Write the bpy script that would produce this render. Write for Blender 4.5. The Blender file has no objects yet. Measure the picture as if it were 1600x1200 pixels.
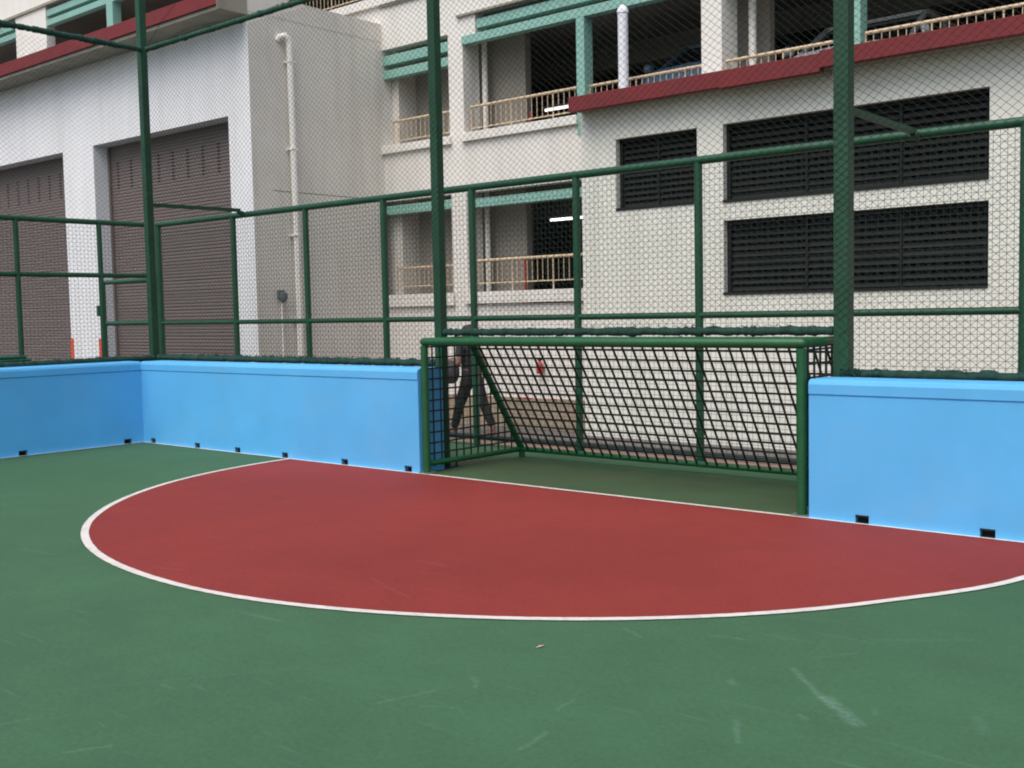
import bpy, bmesh, math, random
from mathutils import Vector, Matrix, noise
random.seed(7)
SC = bpy.context.scene
COL = SC.collection
R = math.radians

# ------------------------------------------------------------------ helpers
class MB:
    """collects shapes, then links them as ONE mesh object"""
    def __init__(s): s.v = []; s.f = []; s.sm = []
    def face(s, pts, smooth=False):
        n = len(s.v); s.v += [tuple(p) for p in pts]; s.f.append(tuple(range(n, n+len(pts)))); s.sm.append(smooth); return s
    def box(s, x0, x1, y0, y1, z0, z1):
        n = len(s.v)
        s.v += [(x0,y0,z0),(x1,y0,z0),(x1,y1,z0),(x0,y1,z0),(x0,y0,z1),(x1,y0,z1),(x1,y1,z1),(x0,y1,z1)]
        for f in ((0,3,2,1),(4,5,6,7),(0,1,5,4),(1,2,6,5),(2,3,7,6),(3,0,4,7)):
            s.f.append(tuple(n+i for i in f)); s.sm.append(False)
        return s
    def tube(s, pts, r, n=12, cap=True, smooth=True, rot=0.0, mitre=False):
        pts = [Vector(p) for p in pts]; rs = r if isinstance(r, (list, tuple)) else [r]*len(pts)
        rings = []; prev = None
        for i, p in enumerate(pts):
            a = pts[max(i-1, 0)]; b = pts[min(i+1, len(pts)-1)]
            t = (b-a)
            if mitre and 0 < i < len(pts)-1: t = (p-a).normalized()+(b-p).normalized()
            if t.length < 1e-9: t = Vector((0,0,1))
            t.normalize()
            if prev is None:
                ref = Vector((0,0,1)) if abs(t.z) < .9 else Vector((1,0,0))
                u = t.cross(ref).normalized()
            else:
                u = (prev - t*prev.dot(t)).normalized()
            prev = u; w = t.cross(u)
            k = len(s.v)
            for j in range(n):
                an = rot+2*math.pi*j/n
                o = (u*math.cos(an)+w*math.sin(an))*rs[i]
                if mitre and 0 < i < len(pts)-1:
                    d1 = (pts[i]-pts[i-1]).normalized(); d2 = (pts[i+1]-pts[i]).normalized(); nr = d1.cross(d2)
                    if nr.length > .1:
                        ip = t.cross(nr.normalized()); o = o + ip*o.dot(ip)*(1/max(.3, d1.dot(t))-1)
                s.v.append(tuple(p + o))
            rings.append(k)
        for a, b in zip(rings, rings[1:]):
            for j in range(n):
                j2 = (j+1) % n
                s.f.append((a+j, a+j2, b+j2, b+j)); s.sm.append(smooth)
        if cap:
            s.f.append(tuple(rings[0]+j for j in range(n))[::-1]); s.sm.append(False)
            s.f.append(tuple(rings[-1]+j for j in range(n))); s.sm.append(False)
        return s
    def bar(s, a, b, w, h, up=(0,0,1)):
        """rectangular bar from a to b"""
        a = Vector(a); b = Vector(b); t = (b-a).normalized(); up = Vector(up)
        if abs(t.dot(up)) > .99: up = Vector((0,1,0))
        sd = t.cross(up).normalized(); u = sd.cross(t)
        n = len(s.v)
        for p in (a, b):
            for q in ((-1,-1),(1,-1),(1,1),(-1,1)):
                s.v.append(tuple(p + sd*q[0]*w/2 + u*q[1]*h/2))
        for f in ((0,3,2,1),(4,5,6,7),(0,1,5,4),(1,2,6,5),(2,3,7,6),(3,0,4,7)):
            s.f.append(tuple(n+i for i in f)); s.sm.append(False)
        return s
    def build(s, name, m, parent=None, bevel=0, fix=True):
        me = bpy.data.meshes.new(name); me.from_pydata(s.v, [], s.f)
        me.polygons.foreach_set('use_smooth', s.sm)
        if fix:
            bm = bmesh.new(); bm.from_mesh(me); bmesh.ops.recalc_face_normals(bm, faces=bm.faces); bm.to_mesh(me); bm.free()
        if any(s.sm) and len(s.f) < 40000: me.set_sharp_from_angle(angle=R(50))
        me.materials.append(m)
        o = bpy.data.objects.new(name, me); COL.objects.link(o)
        if parent is not None: o.parent = parent
        if bevel:
            b = o.modifiers.new('Bevel', 'BEVEL'); b.width = bevel; b.segments = 2; b.limit_method = 'ANGLE'; b.angle_limit = R(40)
        return o

def tag(o, label=None, cat=None, group=None, kind=None):
    if label: o['label'] = label
    if cat: o['category'] = cat
    if group: o['group'] = group
    if kind: o['kind'] = kind
    return o

def thing(name, loc, label, cat, group=None):
    o = bpy.data.objects.new(name, None); o.empty_display_size = .1; COL.objects.link(o)
    o.location = loc
    return tag(o, label, cat, group)

def adopt(root):
    """children were modelled in world coordinates: keep them there"""
    inv = Matrix.Translation(root.location).inverted()
    for c in root.children: c.matrix_parent_inverse = inv

# ------------------------------------------------------------------ materials
def nodes(m):
    m.use_nodes = True; nt = m.node_tree; nt.nodes.clear()
    out = nt.nodes.new('ShaderNodeOutputMaterial'); b = nt.nodes.new('ShaderNodeBsdfPrincipled')
    nt.links.new(b.outputs[0], out.inputs[0]); return nt, b
def N(nt, t, **kw):
    n = nt.nodes.new(t)
    for k, v in kw.items():
        if hasattr(n, k): setattr(n, k, v)
        else: n.inputs[k.replace('_', ' ')].default_value = v
    return n
def noise_tex(nt, scale, detail=6, rough=.6, vec=None):
    t = N(nt, 'ShaderNodeTexNoise'); t.inputs['Scale'].default_value = scale; t.inputs['Detail'].default_value = detail; t.inputs['Roughness'].default_value = rough
    if vec: nt.links.new(vec, t.inputs['Vector'])
    return t
def pos(nt, scale=(1,1,1), rot=(0,0,0)):
    g = N(nt, 'ShaderNodeTexCoord'); mp = N(nt, 'ShaderNodeMapping')
    mp.inputs['Scale'].default_value = scale; mp.inputs['Rotation'].default_value = rot
    nt.links.new(g.outputs['Object'], mp.inputs[0]); return mp.outputs[0]
def ramp(nt, src, a, b, ca, cb):
    r = N(nt, 'ShaderNodeValToRGB'); r.color_ramp.elements[0].position = a; r.color_ramp.elements[1].position = b
    r.color_ramp.elements[0].color = (*ca, 1); r.color_ramp.elements[1].color = (*cb, 1)
    nt.links.new(src, r.inputs[0]); return r.outputs[0]
def mix(nt, fac, a, b, mode='MIX'):
    m = N(nt, 'ShaderNodeMix', data_type='RGBA', blend_type=mode)
    if isinstance(fac, (int, float)): m.inputs[0].default_value = fac
    else: nt.links.new(fac, m.inputs[0])
    for i, c in ((6, a), (7, b)):
        if isinstance(c, tuple): m.inputs[i].default_value = (*c, 1)
        else: nt.links.new(c, m.inputs[i])
    return m.outputs[2]
def W(v): return (v, v, v)
def mat(name, base, rough=.6, var=.12, scale=3.0, fine=60, bump=.15, dirt=None, dirt_amt=.35, dirt_scale=(1,1,1), spec=.5, streak=False, metallic=0):
    m = bpy.data.materials.new(name); nt, b = nodes(m)
    n1 = noise_tex(nt, scale, 6, .6, pos(nt)); n2 = noise_tex(nt, fine, 3, .6, pos(nt))
    c = mix(nt, 1.0, base, ramp(nt, n1.outputs[0], .3, .7, W(1-var), W(1+var)), 'MULTIPLY')
    c = mix(nt, 1.0, c, ramp(nt, n2.outputs[0], .3, .7, W(1-var*.5), W(1+var*.5)), 'MULTIPLY')
    if dirt:
        sc = (1.6, 1.6, .16) if streak else dirt_scale
        n3 = noise_tex(nt, 2.0, 8, .65, pos(nt, sc))
        f = ramp(nt, n3.outputs[0], .48, .78, W(0), W(dirt_amt))
        c = mix(nt, f, c, dirt)
    nt.links.new(c, b.inputs['Base Color'])
    b.inputs['Roughness'].default_value = rough; b.inputs['Specular IOR Level'].default_value = spec
    b.inputs['Metallic'].default_value = metallic
    if bump:
        bp = N(nt, 'ShaderNodeBump'); bp.inputs['Strength'].default_value = bump; bp.inputs['Distance'].default_value = .01
        nt.links.new(n2.outputs[0], bp.inputs['Height']); nt.links.new(bp.outputs[0], b.inputs['Normal'])
    return m

M = {}
M['green']   = mat('green_paint', (.008,.074,.032), .42, .2, 6, 40, .08, (.035,.075,.045), .35)
M['pole']    = mat('green_paint_pole', (.007,.064,.027), .55, .2, 5, 40, .08, (.026,.062,.042), .4)
M['goalp']   = mat('green_paint_goal', (.008,.090,.028), .42, .16, 6, 50, .08, (.05,.09,.05), .3)
M['goalmesh']= mat('dark_green_bar', (.006,.016,.011), .5, .15, 8, 60, .05)
M['wire']    = mat('fence_wire', (.007,.026,.017), .5, .1, 8, 60, 0)
M['net']     = mat('net_twine', (.009,.020,.015), .8, .1, 8, 60, 0)
M['hem']     = mat('net_hem_twine', (.010,.052,.036), .85, .4, 30, 120, .6)
M['blue']    = mat('blue_wall_paint', (.098,.43,.79), .65, .07, 1.6, 150, .10, (.18,.42,.66), .4)
M['bluehole']= mat('drain_hole_dark', (.006,.010,.016), .9, .1, 8, 60, 0)
M['white']   = mat('facade_white', (.78,.755,.70), .8, .04, 1.2, 60, .15, (.42,.39,.33), .35, streak=True)
M['whiteb']  = mat('annex_white', (.75,.76,.68), .8, .04, 1.2, 60, .15, (.38,.37,.31), .3, streak=True)
M['whitel']  = mat('shutter_block_white', (.82,.83,.84), .8, .04, 1.2, 60, .15, (.50,.48,.43), .3, streak=True)
M['beige']   = mat('stained_render', (.74,.70,.63), .85, .06, 1.0, 50, .2, (.48,.44,.38), .45, streak=True)
M['tan']     = mat('tan_dado', (.34,.275,.20), .85, .12, 2.5, 50, .2, (.30,.11,.08), .3)
M['redledge']= mat('red_ledge_paint', (.175,.018,.021), .8, .10, 3, 60, .1, (.10,.02,.025), .4)
M['teal']    = mat('teal_paint', (.24,.46,.39), .55, .06, 3, 60, .08, (.16,.30,.27), .4)
M['soffit_shade']  = mat('olive_soffit_shade', (.30,.28,.22), .85, .15, 3, 50, .1)  # olive for ledge soffits and the painted shadow lines at the sills
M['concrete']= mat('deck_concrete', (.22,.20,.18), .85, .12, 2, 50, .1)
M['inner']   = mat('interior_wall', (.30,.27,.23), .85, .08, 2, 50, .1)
M['shutter'] = mat('shutter_metal', (.165,.132,.122), .6, .08, 2, 40, .1, (.11,.085,.078), .5)
M['slot']    = mat('vent_slot_dark', (.012,.012,.014), .9, .1, 8, 60, 0)
M['louvre']  = mat('louvre_dark', (.016,.018,.0175), .7, .15, 3, 40, .05, (.026,.029,.029), .4, spec=.15)
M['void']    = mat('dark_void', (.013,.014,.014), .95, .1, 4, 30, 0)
M['rail']    = mat('cream_rail_paint', (.62,.49,.33), .45, .08, 5, 60, .05, (.40,.20,.12), .35)
M['pipe']    = mat('white_pipe', (.88,.86,.80), .5, .05, 4, 60, .05, (.42,.39,.33), .10)
M['pipew']   = mat('bright_white_pipe', (.78,.80,.84), .4, .03, 4, 60, .03)
M['orange']  = mat('orange_red_guard', (.72,.075,.03), .5, .1, 5, 60, .05)
M['orange2'] = mat('orange_plastic', (.55,.20,.02), .5, .1, 5, 60, .05)
M['redp']    = mat('red_pipe_paint', (.45,.03,.03), .45, .1, 5, 60, .05)
M['grey']    = mat('grey_box', (.12,.14,.14), .5, .1, 5, 60, .05)
M['asphalt'] = mat('asphalt', (.07,.07,.068), .9, .2, 2, 140, .5)
M['pave']    = mat('brown_paving', (.23,.125,.09), .85, .15, 4, 60, .3, (.14,.10,.08), .4)
M['drain']   = mat('grey_drain_strip', (.115,.10,.095), .85, .2, 4, 60, .3)
M['line']    = mat('white_line_paint', (.66,.62,.57), .7, .06, 6, 90, .15, (.30,.25,.20), .55, dirt_scale=(9,9,9))
M['bin']     = mat('green_bin_plastic', (.012,.085,.045), .4, .1, 5, 60, .05)
M['navy']    = mat('dark_blue_trim', (.012,.022,.045), .7, .2, 9, 60, .1)
M['carblue'] = mat('car_blue_paint', (.16,.25,.36), .22, .03, 3, 60, 0)
M['carwhite']= mat('car_white_paint', (.72,.76,.80), .22, .03, 3, 60, 0)
M['glass']   = mat('car_glass', (.012,.014,.017), .08, .03, 3, 60, 0, spec=.8)
M['tyre']    = mat('tyre_rubber', (.02,.02,.02), .9, .1, 5, 60, .1)
M['chrome']  = mat('chrome', (.6,.6,.62), .2, .03, 3, 60, 0, metallic=.9)
M['skin']    = mat('skin', (.22,.11,.08), .6, .04, 6, 60, .05)
M['hair']    = mat('hair', (.012,.010,.010), .6, .3, 30, 90, .3)
M['shirt']   = mat('pale_shirt', (.018,.019,.022), .85, .08, 8, 60, .2)
M['trouser'] = mat('dark_trousers', (.006,.006,.007), .85, .1, 8, 60, .2)
M['bag']     = mat('grey_bag_cloth', (.05,.045,.052), .8, .2, 12, 60, .3)
M['shoe']    = mat('pinkish_shoe', (.22,.09,.075), .7, .1, 8, 60, .1)
M['leaf']    = mat('dry_leaf', (.55,.38,.28), .8, .2, 30, 60, .2)
def lamp_mat():
    m = bpy.data.materials.new('tube_light'); m.use_nodes = True; nt = m.node_tree; nt.nodes.clear()
    o = nt.nodes.new('ShaderNodeOutputMaterial'); e = nt.nodes.new('ShaderNodeEmission'); e.inputs[0].default_value = (.95,.98,1,1); e.inputs[1].default_value = 2.2
    nt.links.new(e.outputs[0], o.inputs[0]); return m
M['tube'] = lamp_mat()

SCUFFS = [(9.972,-3.046,10.287,-3.368,.008,.5),(10.226,-3.287,10.431,-3.474,.0162,.6),(9.471,-2.848,9.644,-2.806,.0053,.35),(9.091,-2.991,9.224,-3.056,.0054,.35),(10.067,-3.697,10.176,-3.888,.0056,.35),(9.489,-4.016,9.464,-3.863,.0043,.3),(9.615,-4.374,9.596,-4.209,.0079,.35),(4.895,-3.848,5.227,-3.798,.0076,.3),(7.924,-5.385,7.957,-5.28,.0057,.3),(8.372,-5.369,8.449,-5.233,.0053,.4),(7.809,-4.967,8.31,-4.281,.0031,.22),(8.887,-4.371,8.976,-4.143,.0059,.3),(9.041,-4.297,9.158,-4.225,.0044,.25),(8.981,-3.93,9.078,-4.01,.0079,.3),(10.076,-2.485,10.435,-2.219,.0052,.22),(9.981,-2.872,10.104,-2.693,.0049,.25),(9.845,-3.328,9.869,-3.357,.0093,.4),(10.23,-3.517,10.256,-3.529,.0085,.4),(10.417,-3.294,10.443,-3.34,.0071,.3),(10.738,-3.147,10.811,-3.28,.0139,.2)]
SCUFFS_RED = [(7.398,-3.044,7.876,-3.208,.0055,.3),(6.088,-3.616,6.322,-3.569,.006,.35),(5.004,-2.633,5.061,-2.534,.0057,.3)]

def court_mat(name, base, pale, segs, haze_amt=.35):
    """painted acrylic court surface: grain, broad mottling, random scuffs, named scuff strokes"""
    m = bpy.data.materials.new(name); nt, b = nodes(m); L = nt.links.new
    co = pos(nt)
    broad = noise_tex(nt, .45, 5, .6, co); mid = noise_tex(nt, 3.2, 6, .7, co); grain = noise_tex(nt, 260, 2, .7, co); g2 = noise_tex(nt, 42, 5, .75, co)
    c = mix(nt, 1, base, ramp(nt, broad.outputs[0], .3, .7, W(.90), W(1.10)), 'MULTIPLY')
    c = mix(nt, 1, c, ramp(nt, mid.outputs[0], .3, .7, W(.94), W(1.06)), 'MULTIPLY')
    c = mix(nt, 1, c, ramp(nt, grain.outputs[0], .25, .75, W(.80), W(1.20)), 'MULTIPLY')
    c = mix(nt, 1, c, ramp(nt, g2.outputs[0], .3, .7, W(.86), W(1.14)), 'MULTIPLY')
    # random long rubbed streaks in three directions
    for k, (rz, sc, th) in enumerate(((.5,(.9,16,1),.70),(-.9,(1.1,18,1),.70),(1.9,(1.2,15,1),.71),(.05,(.5,12,1),.69))):
        s = noise_tex(nt, 1.3, 4, .6, pos(nt, sc, (0,0,rz)))
        s.inputs['Distortion'].default_value = .4
        f = ramp(nt, s.outputs[0], th-.03, th+.09, W(0), W(haze_amt))
        c = mix(nt, f, c, pale)
    # dark foot marks
    d = noise_tex(nt, 5.5, 7, .7, pos(nt, (1,2.3,1), (0,0,.7)))
    c = mix(nt, ramp(nt, d.outputs[0], .62, .75, W(0), W(.22)), c, tuple(v*.45 for v in base))
    wn = N(nt, 'ShaderNodeTexNoise'); wn.inputs['Scale'].default_value = 9; wn.inputs['Detail'].default_value = 4; L(co, wn.inputs['Vector'])
    ws = N(nt, 'ShaderNodeVectorMath', operation='SUBTRACT'); L(wn.outputs['Color'], ws.inputs[0]); ws.inputs[1].default_value = (.5,.5,.5)
    wm = N(nt, 'ShaderNodeVectorMath', operation='MULTIPLY'); L(ws.outputs[0], wm.inputs[0]); wm.inputs[1].default_value = (.05,.05,0)
    wa = N(nt, 'ShaderNodeVectorMath', operation='ADD'); L(co, wa.inputs[0]); L(wm.outputs[0], wa.inputs[1]); geo = wa.outputs[0]
    wob = noise_tex(nt, 45, 5, .8, co)
    for (x0, y0, x1, y1, w, a) in segs:
        A = Vector((x0, y0, 0)); D = Vector((x1-x0, y1-y0, 0)); l2 = max(D.length_squared, 1e-5)
        sub = N(nt, 'ShaderNodeVectorMath', operation='SUBTRACT'); L(geo, sub.inputs[0]); sub.inputs[1].default_value = A
        dot = N(nt, 'ShaderNodeVectorMath', operation='DOT_PRODUCT'); L(sub.outputs[0], dot.inputs[0]); dot.inputs[1].default_value = D/l2
        cl = N(nt, 'ShaderNodeClamp'); L(dot.outputs['Value'], cl.inputs[0])
        scl = N(nt, 'ShaderNodeVectorMath', operation='SCALE'); scl.inputs[0].default_value = D; L(cl.outputs[0], scl.inputs['Scale'])
        dif = N(nt, 'ShaderNodeVectorMath', operation='SUBTRACT'); L(sub.outputs[0], dif.inputs[0]); L(scl.outputs[0], dif.inputs[1])
        ln = N(nt, 'ShaderNodeVectorMath', operation='LENGTH'); L(dif.outputs[0], ln.inputs[0])
        mr = N(nt, 'ShaderNodeMapRange'); mr.interpolation_type = 'SMOOTHSTEP'
        mr.inputs['From Min'].default_value = w*3.0; mr.inputs['From Max'].default_value = 0
        mr.inputs['To Min'].default_value = 0; mr.inputs['To Max'].default_value = abs(a)
        L(ln.outputs['Value'], mr.inputs['Value'])
        mu = N(nt, 'ShaderNodeMath', operation='MULTIPLY'); L(mr.outputs[0], mu.inputs[0])
        rr = ramp(nt, wob.outputs[0], .38, .62, W(.05), W(.8)); L(rr, mu.inputs[1])
        c = mix(nt, mu.outputs[0], c, pale)
    L(c, b.inputs['Base Color']); b.inputs['Roughness'].default_value = .78; b.inputs['Specular IOR Level'].default_value = .2
    bp = N(nt, 'ShaderNodeBump'); bp.inputs['Strength'].default_value = .35; bp.inputs['Distance'].default_value = .004
    L(grain.outputs[0], bp.inputs['Height']); L(bp.outputs[0], b.inputs['Normal'])
    return m
M['courtg'] = court_mat('court_green', (.049,.121,.061), (.18,.30,.24), SCUFFS)
M['courtr'] = court_mat('court_red', (.220,.032,.026), (.36,.15,.13), SCUFFS_RED, .2)
M['recess'] = mat('goal_recess_floor', (.034,.076,.027), .75, .16, 1.6, 120, .25, (.085,.068,.030), .6)  # dirt and the shade behind the goal both put into this dark olive
M['recess2']= mat('goal_recess_edge', (.075,.16,.10), .65, .12, 2, 120, .25)

# ------------------------------------------------------------------ setting: ground
def sheet(name, m, x0, x1, y0, y1, z):
    o = MB().face([(x0,y0,z),(x1,y0,z),(x1,y1,z),(x0,y1,z)]).build(name, m, fix=False); tag(o, kind='structure'); return o
sheet('ground', M['asphalt'], -400, 400, -400, 400, -.41)
sheet('pavement', M['pave'], -2.45, 40, 2.26, 4.76, -.396)
sheet('road', M['drain'], -40, 40, 4.761, 6.44, -.392)
# court slab (its edge is a real step down to the road level)
tag(MB().box(-2.85, 16, -26, 2.05, -.6, 0).build('court_floor', M['courtg']), kind='structure')
tag(MB().box(-2.84, 16, 2.051, 2.25, -.6, -.02).build('court_kerb', M['recess2'], bevel=.01), kind='structure')

def rad(deg):
    T = [(180,3.80),(210,3.82),(240,3.835),(270,3.81),(300,3.77),(330,3.79),(345,3.85),(360,3.90)]
    for (a, ra), (b, rb) in zip(T, T[1:]):
        if a <= deg <= b:
            t = (deg-a)/(b-a); t = t*t*(3-2*t); return ra+(rb-ra)*t
CX, CY = 6.593, .0
def arc(off, z, lo=180, hi=360, n=120):
    return [(CX+(rad(lo+(hi-lo)*i/n)+off)*math.cos(R(lo+(hi-lo)*i/n)), CY+(rad(lo+(hi-lo)*i/n)+off)*math.sin(R(lo+(hi-lo)*i/n)), z) for i in range(n+1)]
tag(MB().face(arc(-.03, .003)).build('penalty_area', M['courtr'], fix=False), kind='structure')
a0, a1 = arc(-.052, .006, n=900), arc(0, .006, n=900); al = MB()
def rag(L, sd):
    out = []
    for i, (x, y, z) in enumerate(L):
        e = noise.noise(Vector((i*.35, sd, 0)))*.0022+noise.noise(Vector((i*.03, sd, 4)))*.003; dx, dy = x-CX, y-CY; l = math.hypot(dx, dy); out.append((x+dx/l*e, y+dy/l*e, z))
    return out
a0, a1 = rag(a0, 1.5), rag(a1, 6.5)
for i in range(len(a0)-1): al.face([a0[i], a1[i], a1[i+1], a0[i+1]])
tag(al.build('arc_line', M['line'], fix=False), kind='structure')
bl = MB().face([(-.0,-.032,.007),(12.6,-.032,.007),(12.6,.012,.007),(-.0,.012,.007)]); bl.face([(0,-.032,.007),(.03,-.032,.007),(.03,-9,.007),(0,-9,.007)])
tag(bl.build('base_line', M['line'], fix=False), kind='structure')
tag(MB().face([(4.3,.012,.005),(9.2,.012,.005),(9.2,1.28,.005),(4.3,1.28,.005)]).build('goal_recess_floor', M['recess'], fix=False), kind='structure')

# ------------------------------------------------------------------ blue rebound walls
def rebound(name, org, ang, length, holes, label, ends=(0, 0)):
    """local: u along the wall, v into the wall (away from court), z up"""
    T, H, zs, bv = .33, .985, .875, .035
    hz = .062; hw = .095
    prof = [(0.0, hz+.0), (0, zs-.006), (.006, zs-.003), (.006, zs+.003), (-.006, zs+.008), (-.006, H-.035), (.004, H-.012), (.030, H), (T-.03, H), (T, H-.03), (T, hz)]
    root = thing(name, org, label, 'wall', 'blue rebound walls round the court')
    root.rotation_euler = (0, 0, ang)
    mb = MB(); u0, u1 = 0, length
    n = len(prof)
    for i in range(n-1):
        (v0, z0), (v1, z1) = prof[i], prof[i+1]
        mb.face([(u0,v0,z0),(u1,v0,z0),(u1,v1,z1),(u0,v1,z1)])
    mb.face([(u0,v,z) for v, z in prof]); mb.face([(u1,v,z) for v, z in prof][::-1])
    cuts = [0]
    for h in sorted(holes): cuts += [h-hw/2, h+hw/2]
    cuts.append(length)
    for i in range(0, len(cuts), 2): mb.box(cuts[i], cuts[i+1], 0, T, -.005, hz)
    mb.build('wall_body', M['blue'], root, bevel=0)
    for h in holes:
        hb = MB(); hb.box(h-hw/2+.001, h+hw/2-.001, .045, .06, 0, hz-.001)
        hb.box(h-hw/2+.001, h+hw/2-.001, -.004, .045, hz-.012, hz-.001)
        hb.box(h-hw/2+.001, h+hw/2-.001, -.004, .045, 0.002, .008)
        hb.build('drain_hole', M['bluehole'], root)
    return root
rebound('rebound_wall', (0,0,0), 0, 4.74, [.21,1.13,1.90,2.73,3.68,4.585], 'long pale blue wall between the court corner and the left goal post')
rebound('rebound_wall', (8.62,0,0), 0, 4.0, [9.007-8.62, 9.829-8.62, 10.66-8.62, 11.5-8.62], 'pale blue wall on the right of the goal, cut by the photo edge')
# left wall runs toward the camera; local u = -y, local v = -x  -> rotate by -90 deg and mirror via v
lw = rebound('rebound_wall', (-.0005,-9.0,0), R(90), 9.0, [9-.212, 9-1.49, 9-2.4, 9-3.3, 9-4.2], 'darker shaded blue side wall left of the court corner')

# ------------------------------------------------------------------ tall net frame (poles, rails, braces) and nets
frame = thing('net_support_frame', (4.6,.45,0), 'tall dark green square poles and rails that hold up the netting', 'net frame')
def sqpole(x, y, w, z1, base=True):
    mb = MB().box(x-w/2, x+w/2, y-w/2, y+w/2, .012, z1); o = mb.build('pole', M['pole'], frame, bevel=.006)
    b = MB().box(x-.11, x+.11, y-.11, y+.11, .0, .012)
    for sx in (-1,1):
        for sy in (-1,1): b.tube([(x+sx*.085,y+sy*.085,.012),(x+sx*.085,y+sy*.085,.04)], .011, 6)
    b.build('base_plate', M['navy'], frame); return o
PY = .45
sqpole(-.42, PY, .092, 8.6); sqpole(4.62, PY, .092, 8.6); sqpole(8.68, PY, .112, 8.6); sqpole(13.2, PY, .10, 8.6); sqpole(-.37, -5.2, .10, 8.6)
def rl(a, b, r=.030): return MB().tube([a, b], r, 12).build('rail', M['pole'], frame)
TZ = 4.825
rl((-.32,PY,TZ),(4.574,PY,TZ)); rl((4.666,PY,TZ),(8.624,PY,TZ)); rl((8.736,PY,TZ),(13.15,PY,TZ)); rl((-.37,.40,TZ),(-.37,-5.15,TZ))
rl((-.32,PY,1.015),(4.574,PY,1.008)); rl((8.736,PY,1.003),(13.15,PY,.99)); rl((4.666,PY,1.312),(8.624,PY,1.312)); rl((-.37,.40,1.0),(-.37,-5.15,.985))
for x, z0, z1 in ((8.68,2.905,2.893),(-.42,2.925,2.935)):
    MB().bar((x,PY+.05,z0),(x,1.82,z1), .05, .045).build('brace', M['pole'], frame, bevel=.003)
    MB().bar((x,1.80,z1-.02),(x,1.88,z1-.05), .07, .04).build('brace_foot', M['pole'], frame)
adopt(frame)

def net(name, label, P, Wd, zlo, zhi, zl_fn, seed, cell=.072, billow=.05, r=.00165):
    """P(s, z, d) maps along-net s, height z, offset d to the world"""
    mb = MB(); step = .15; K = 1.25
    def warp(s, z):
        n1 = noise.noise(Vector((s*.7+seed, z*.9, 1.3))); n2 = noise.noise(Vector((s*.8, z*.8+seed, 7.1)))
        n3 = noise.noise(Vector((s*.5+seed, z*.5, 4.4))); n4 = noise.noise(Vector((s*3+seed, z*3, 2.2)))
        n5 = noise.noise(Vector((s*7+seed, z*7, 9.2)))
        e = min(1, (zhi-z)/.5) if z > zhi-.5 else 1
        return P(s+n1*.06+n4*.010+n5*.004, z+n2*.07*e+n4*.010+n5*.004, n3*billow*e)
    for fam in (1, -1):
        k0 = int(-zhi*K/cell)-5; k1 = int((Wd+zhi*K)/cell)+5
        for k in range(k0, k1):
            c = k*cell; pts = []
            # line: s - fam*(z) = c
            z = zlo-.02
            while z <= zhi+.001:
                s = c + fam*z*K
                ok = (0 <= s <= Wd) and z >= zl_fn(s)
                if ok: pts.append(warp(s, z))
                if (not ok or z+step*.7 > zhi+.001) and len(pts) > 1:
                    mb.tube(pts, r, 3, cap=False, smooth=False); pts = []
                elif not ok: pts = []
                z += step*.7
    kr = r*2.3; h = cell/2; hz2 = h/K
    for i in range(int(Wd/h)):
        for j in range(int(zlo/hz2), int(zhi/hz2)+1):
            if (i+j) % 2: continue
            s_, z_ = i*h, j*hz2
            if z_ > zhi or z_ < zl_fn(s_): continue
            p = warp(s_, z_); b = len(mb.v)
            for d in ((kr,0,0),(-kr,0,0),(0,kr,0),(0,-kr,0),(0,0,kr),(0,0,-kr)): mb.v.append((p.x+d[0],p.y+d[1],p.z+d[2]))
            for f in ((0,2,4),(2,1,4),(1,3,4),(3,0,4),(2,0,5),(1,2,5),(3,1,5),(0,3,5)): mb.f.append(tuple(b+q for q in f)); mb.sm.append(False)
    return tag(mb.build(name, M['net'], fix=False), label, 'netting')
def hem(parent, pts_fn, length, seed, r0=.036, col='hem'):
    mb = MB(); n = int(length/.018); pts = []; rs = []
    for i in range(n+1):
        s = length*i/n; a = noise.noise(Vector((s*9+seed,0,0))); b = noise.noise(Vector((s*8,seed,3))); c = noise.noise(Vector((s*30,seed,5))); d = noise.noise(Vector((s*2.2,seed,8)))
        pts.append(pts_fn(s, a*.008, b*.012)); rs.append(max(.020, r0+c*.014+a*.008+d*.008))
    mb.tube(pts, rs, 9)
    # loose loops of twine
    for q in range(int(length*16)):
        s = random.uniform(.05, length-.05); h = random.choice((-1,1,1)); p = []
        for j in range(6):
            t = j/5; p.append(pts_fn(s+t*random.uniform(.03,.07), random.uniform(-.01,.01)-.03, h*(.025+.03*math.sin(math.pi*t)*random.random()+.008)))
        mb.tube(p, .0022, 3, cap=False)
    return mb.build('net_hem', M[col], parent, fix=False)
NY = .385
def back_low(s):
    x = s-.37
    if 4.62 < x < 8.68: return 1.30
    return .985
nb = net('safety_net', 'diamond mesh green netting hung across the back of the court', lambda s, z, d: Vector((s-.37, NY+d*.6-.0, z)), 12.6, .97, TZ, back_low, 3.1, r=.0016)
hem(nb, lambda s,a,b: (s-.30, PY+a-.01, 1.013+b), 4.86, 1.0, .038)
hem(nb, lambda s,a,b: (s+4.68, PY+a-.01, 1.312+b), 3.93, 2.0, .034)
hem(nb, lambda s,a,b: (s+8.75, PY+a-.01, 1.0+b), 4.3, 3.0, .036)
hem(nb, lambda s,a,b: (s-.32, PY+a, TZ+b*.6), 4.9, 4.0, .030)
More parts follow.
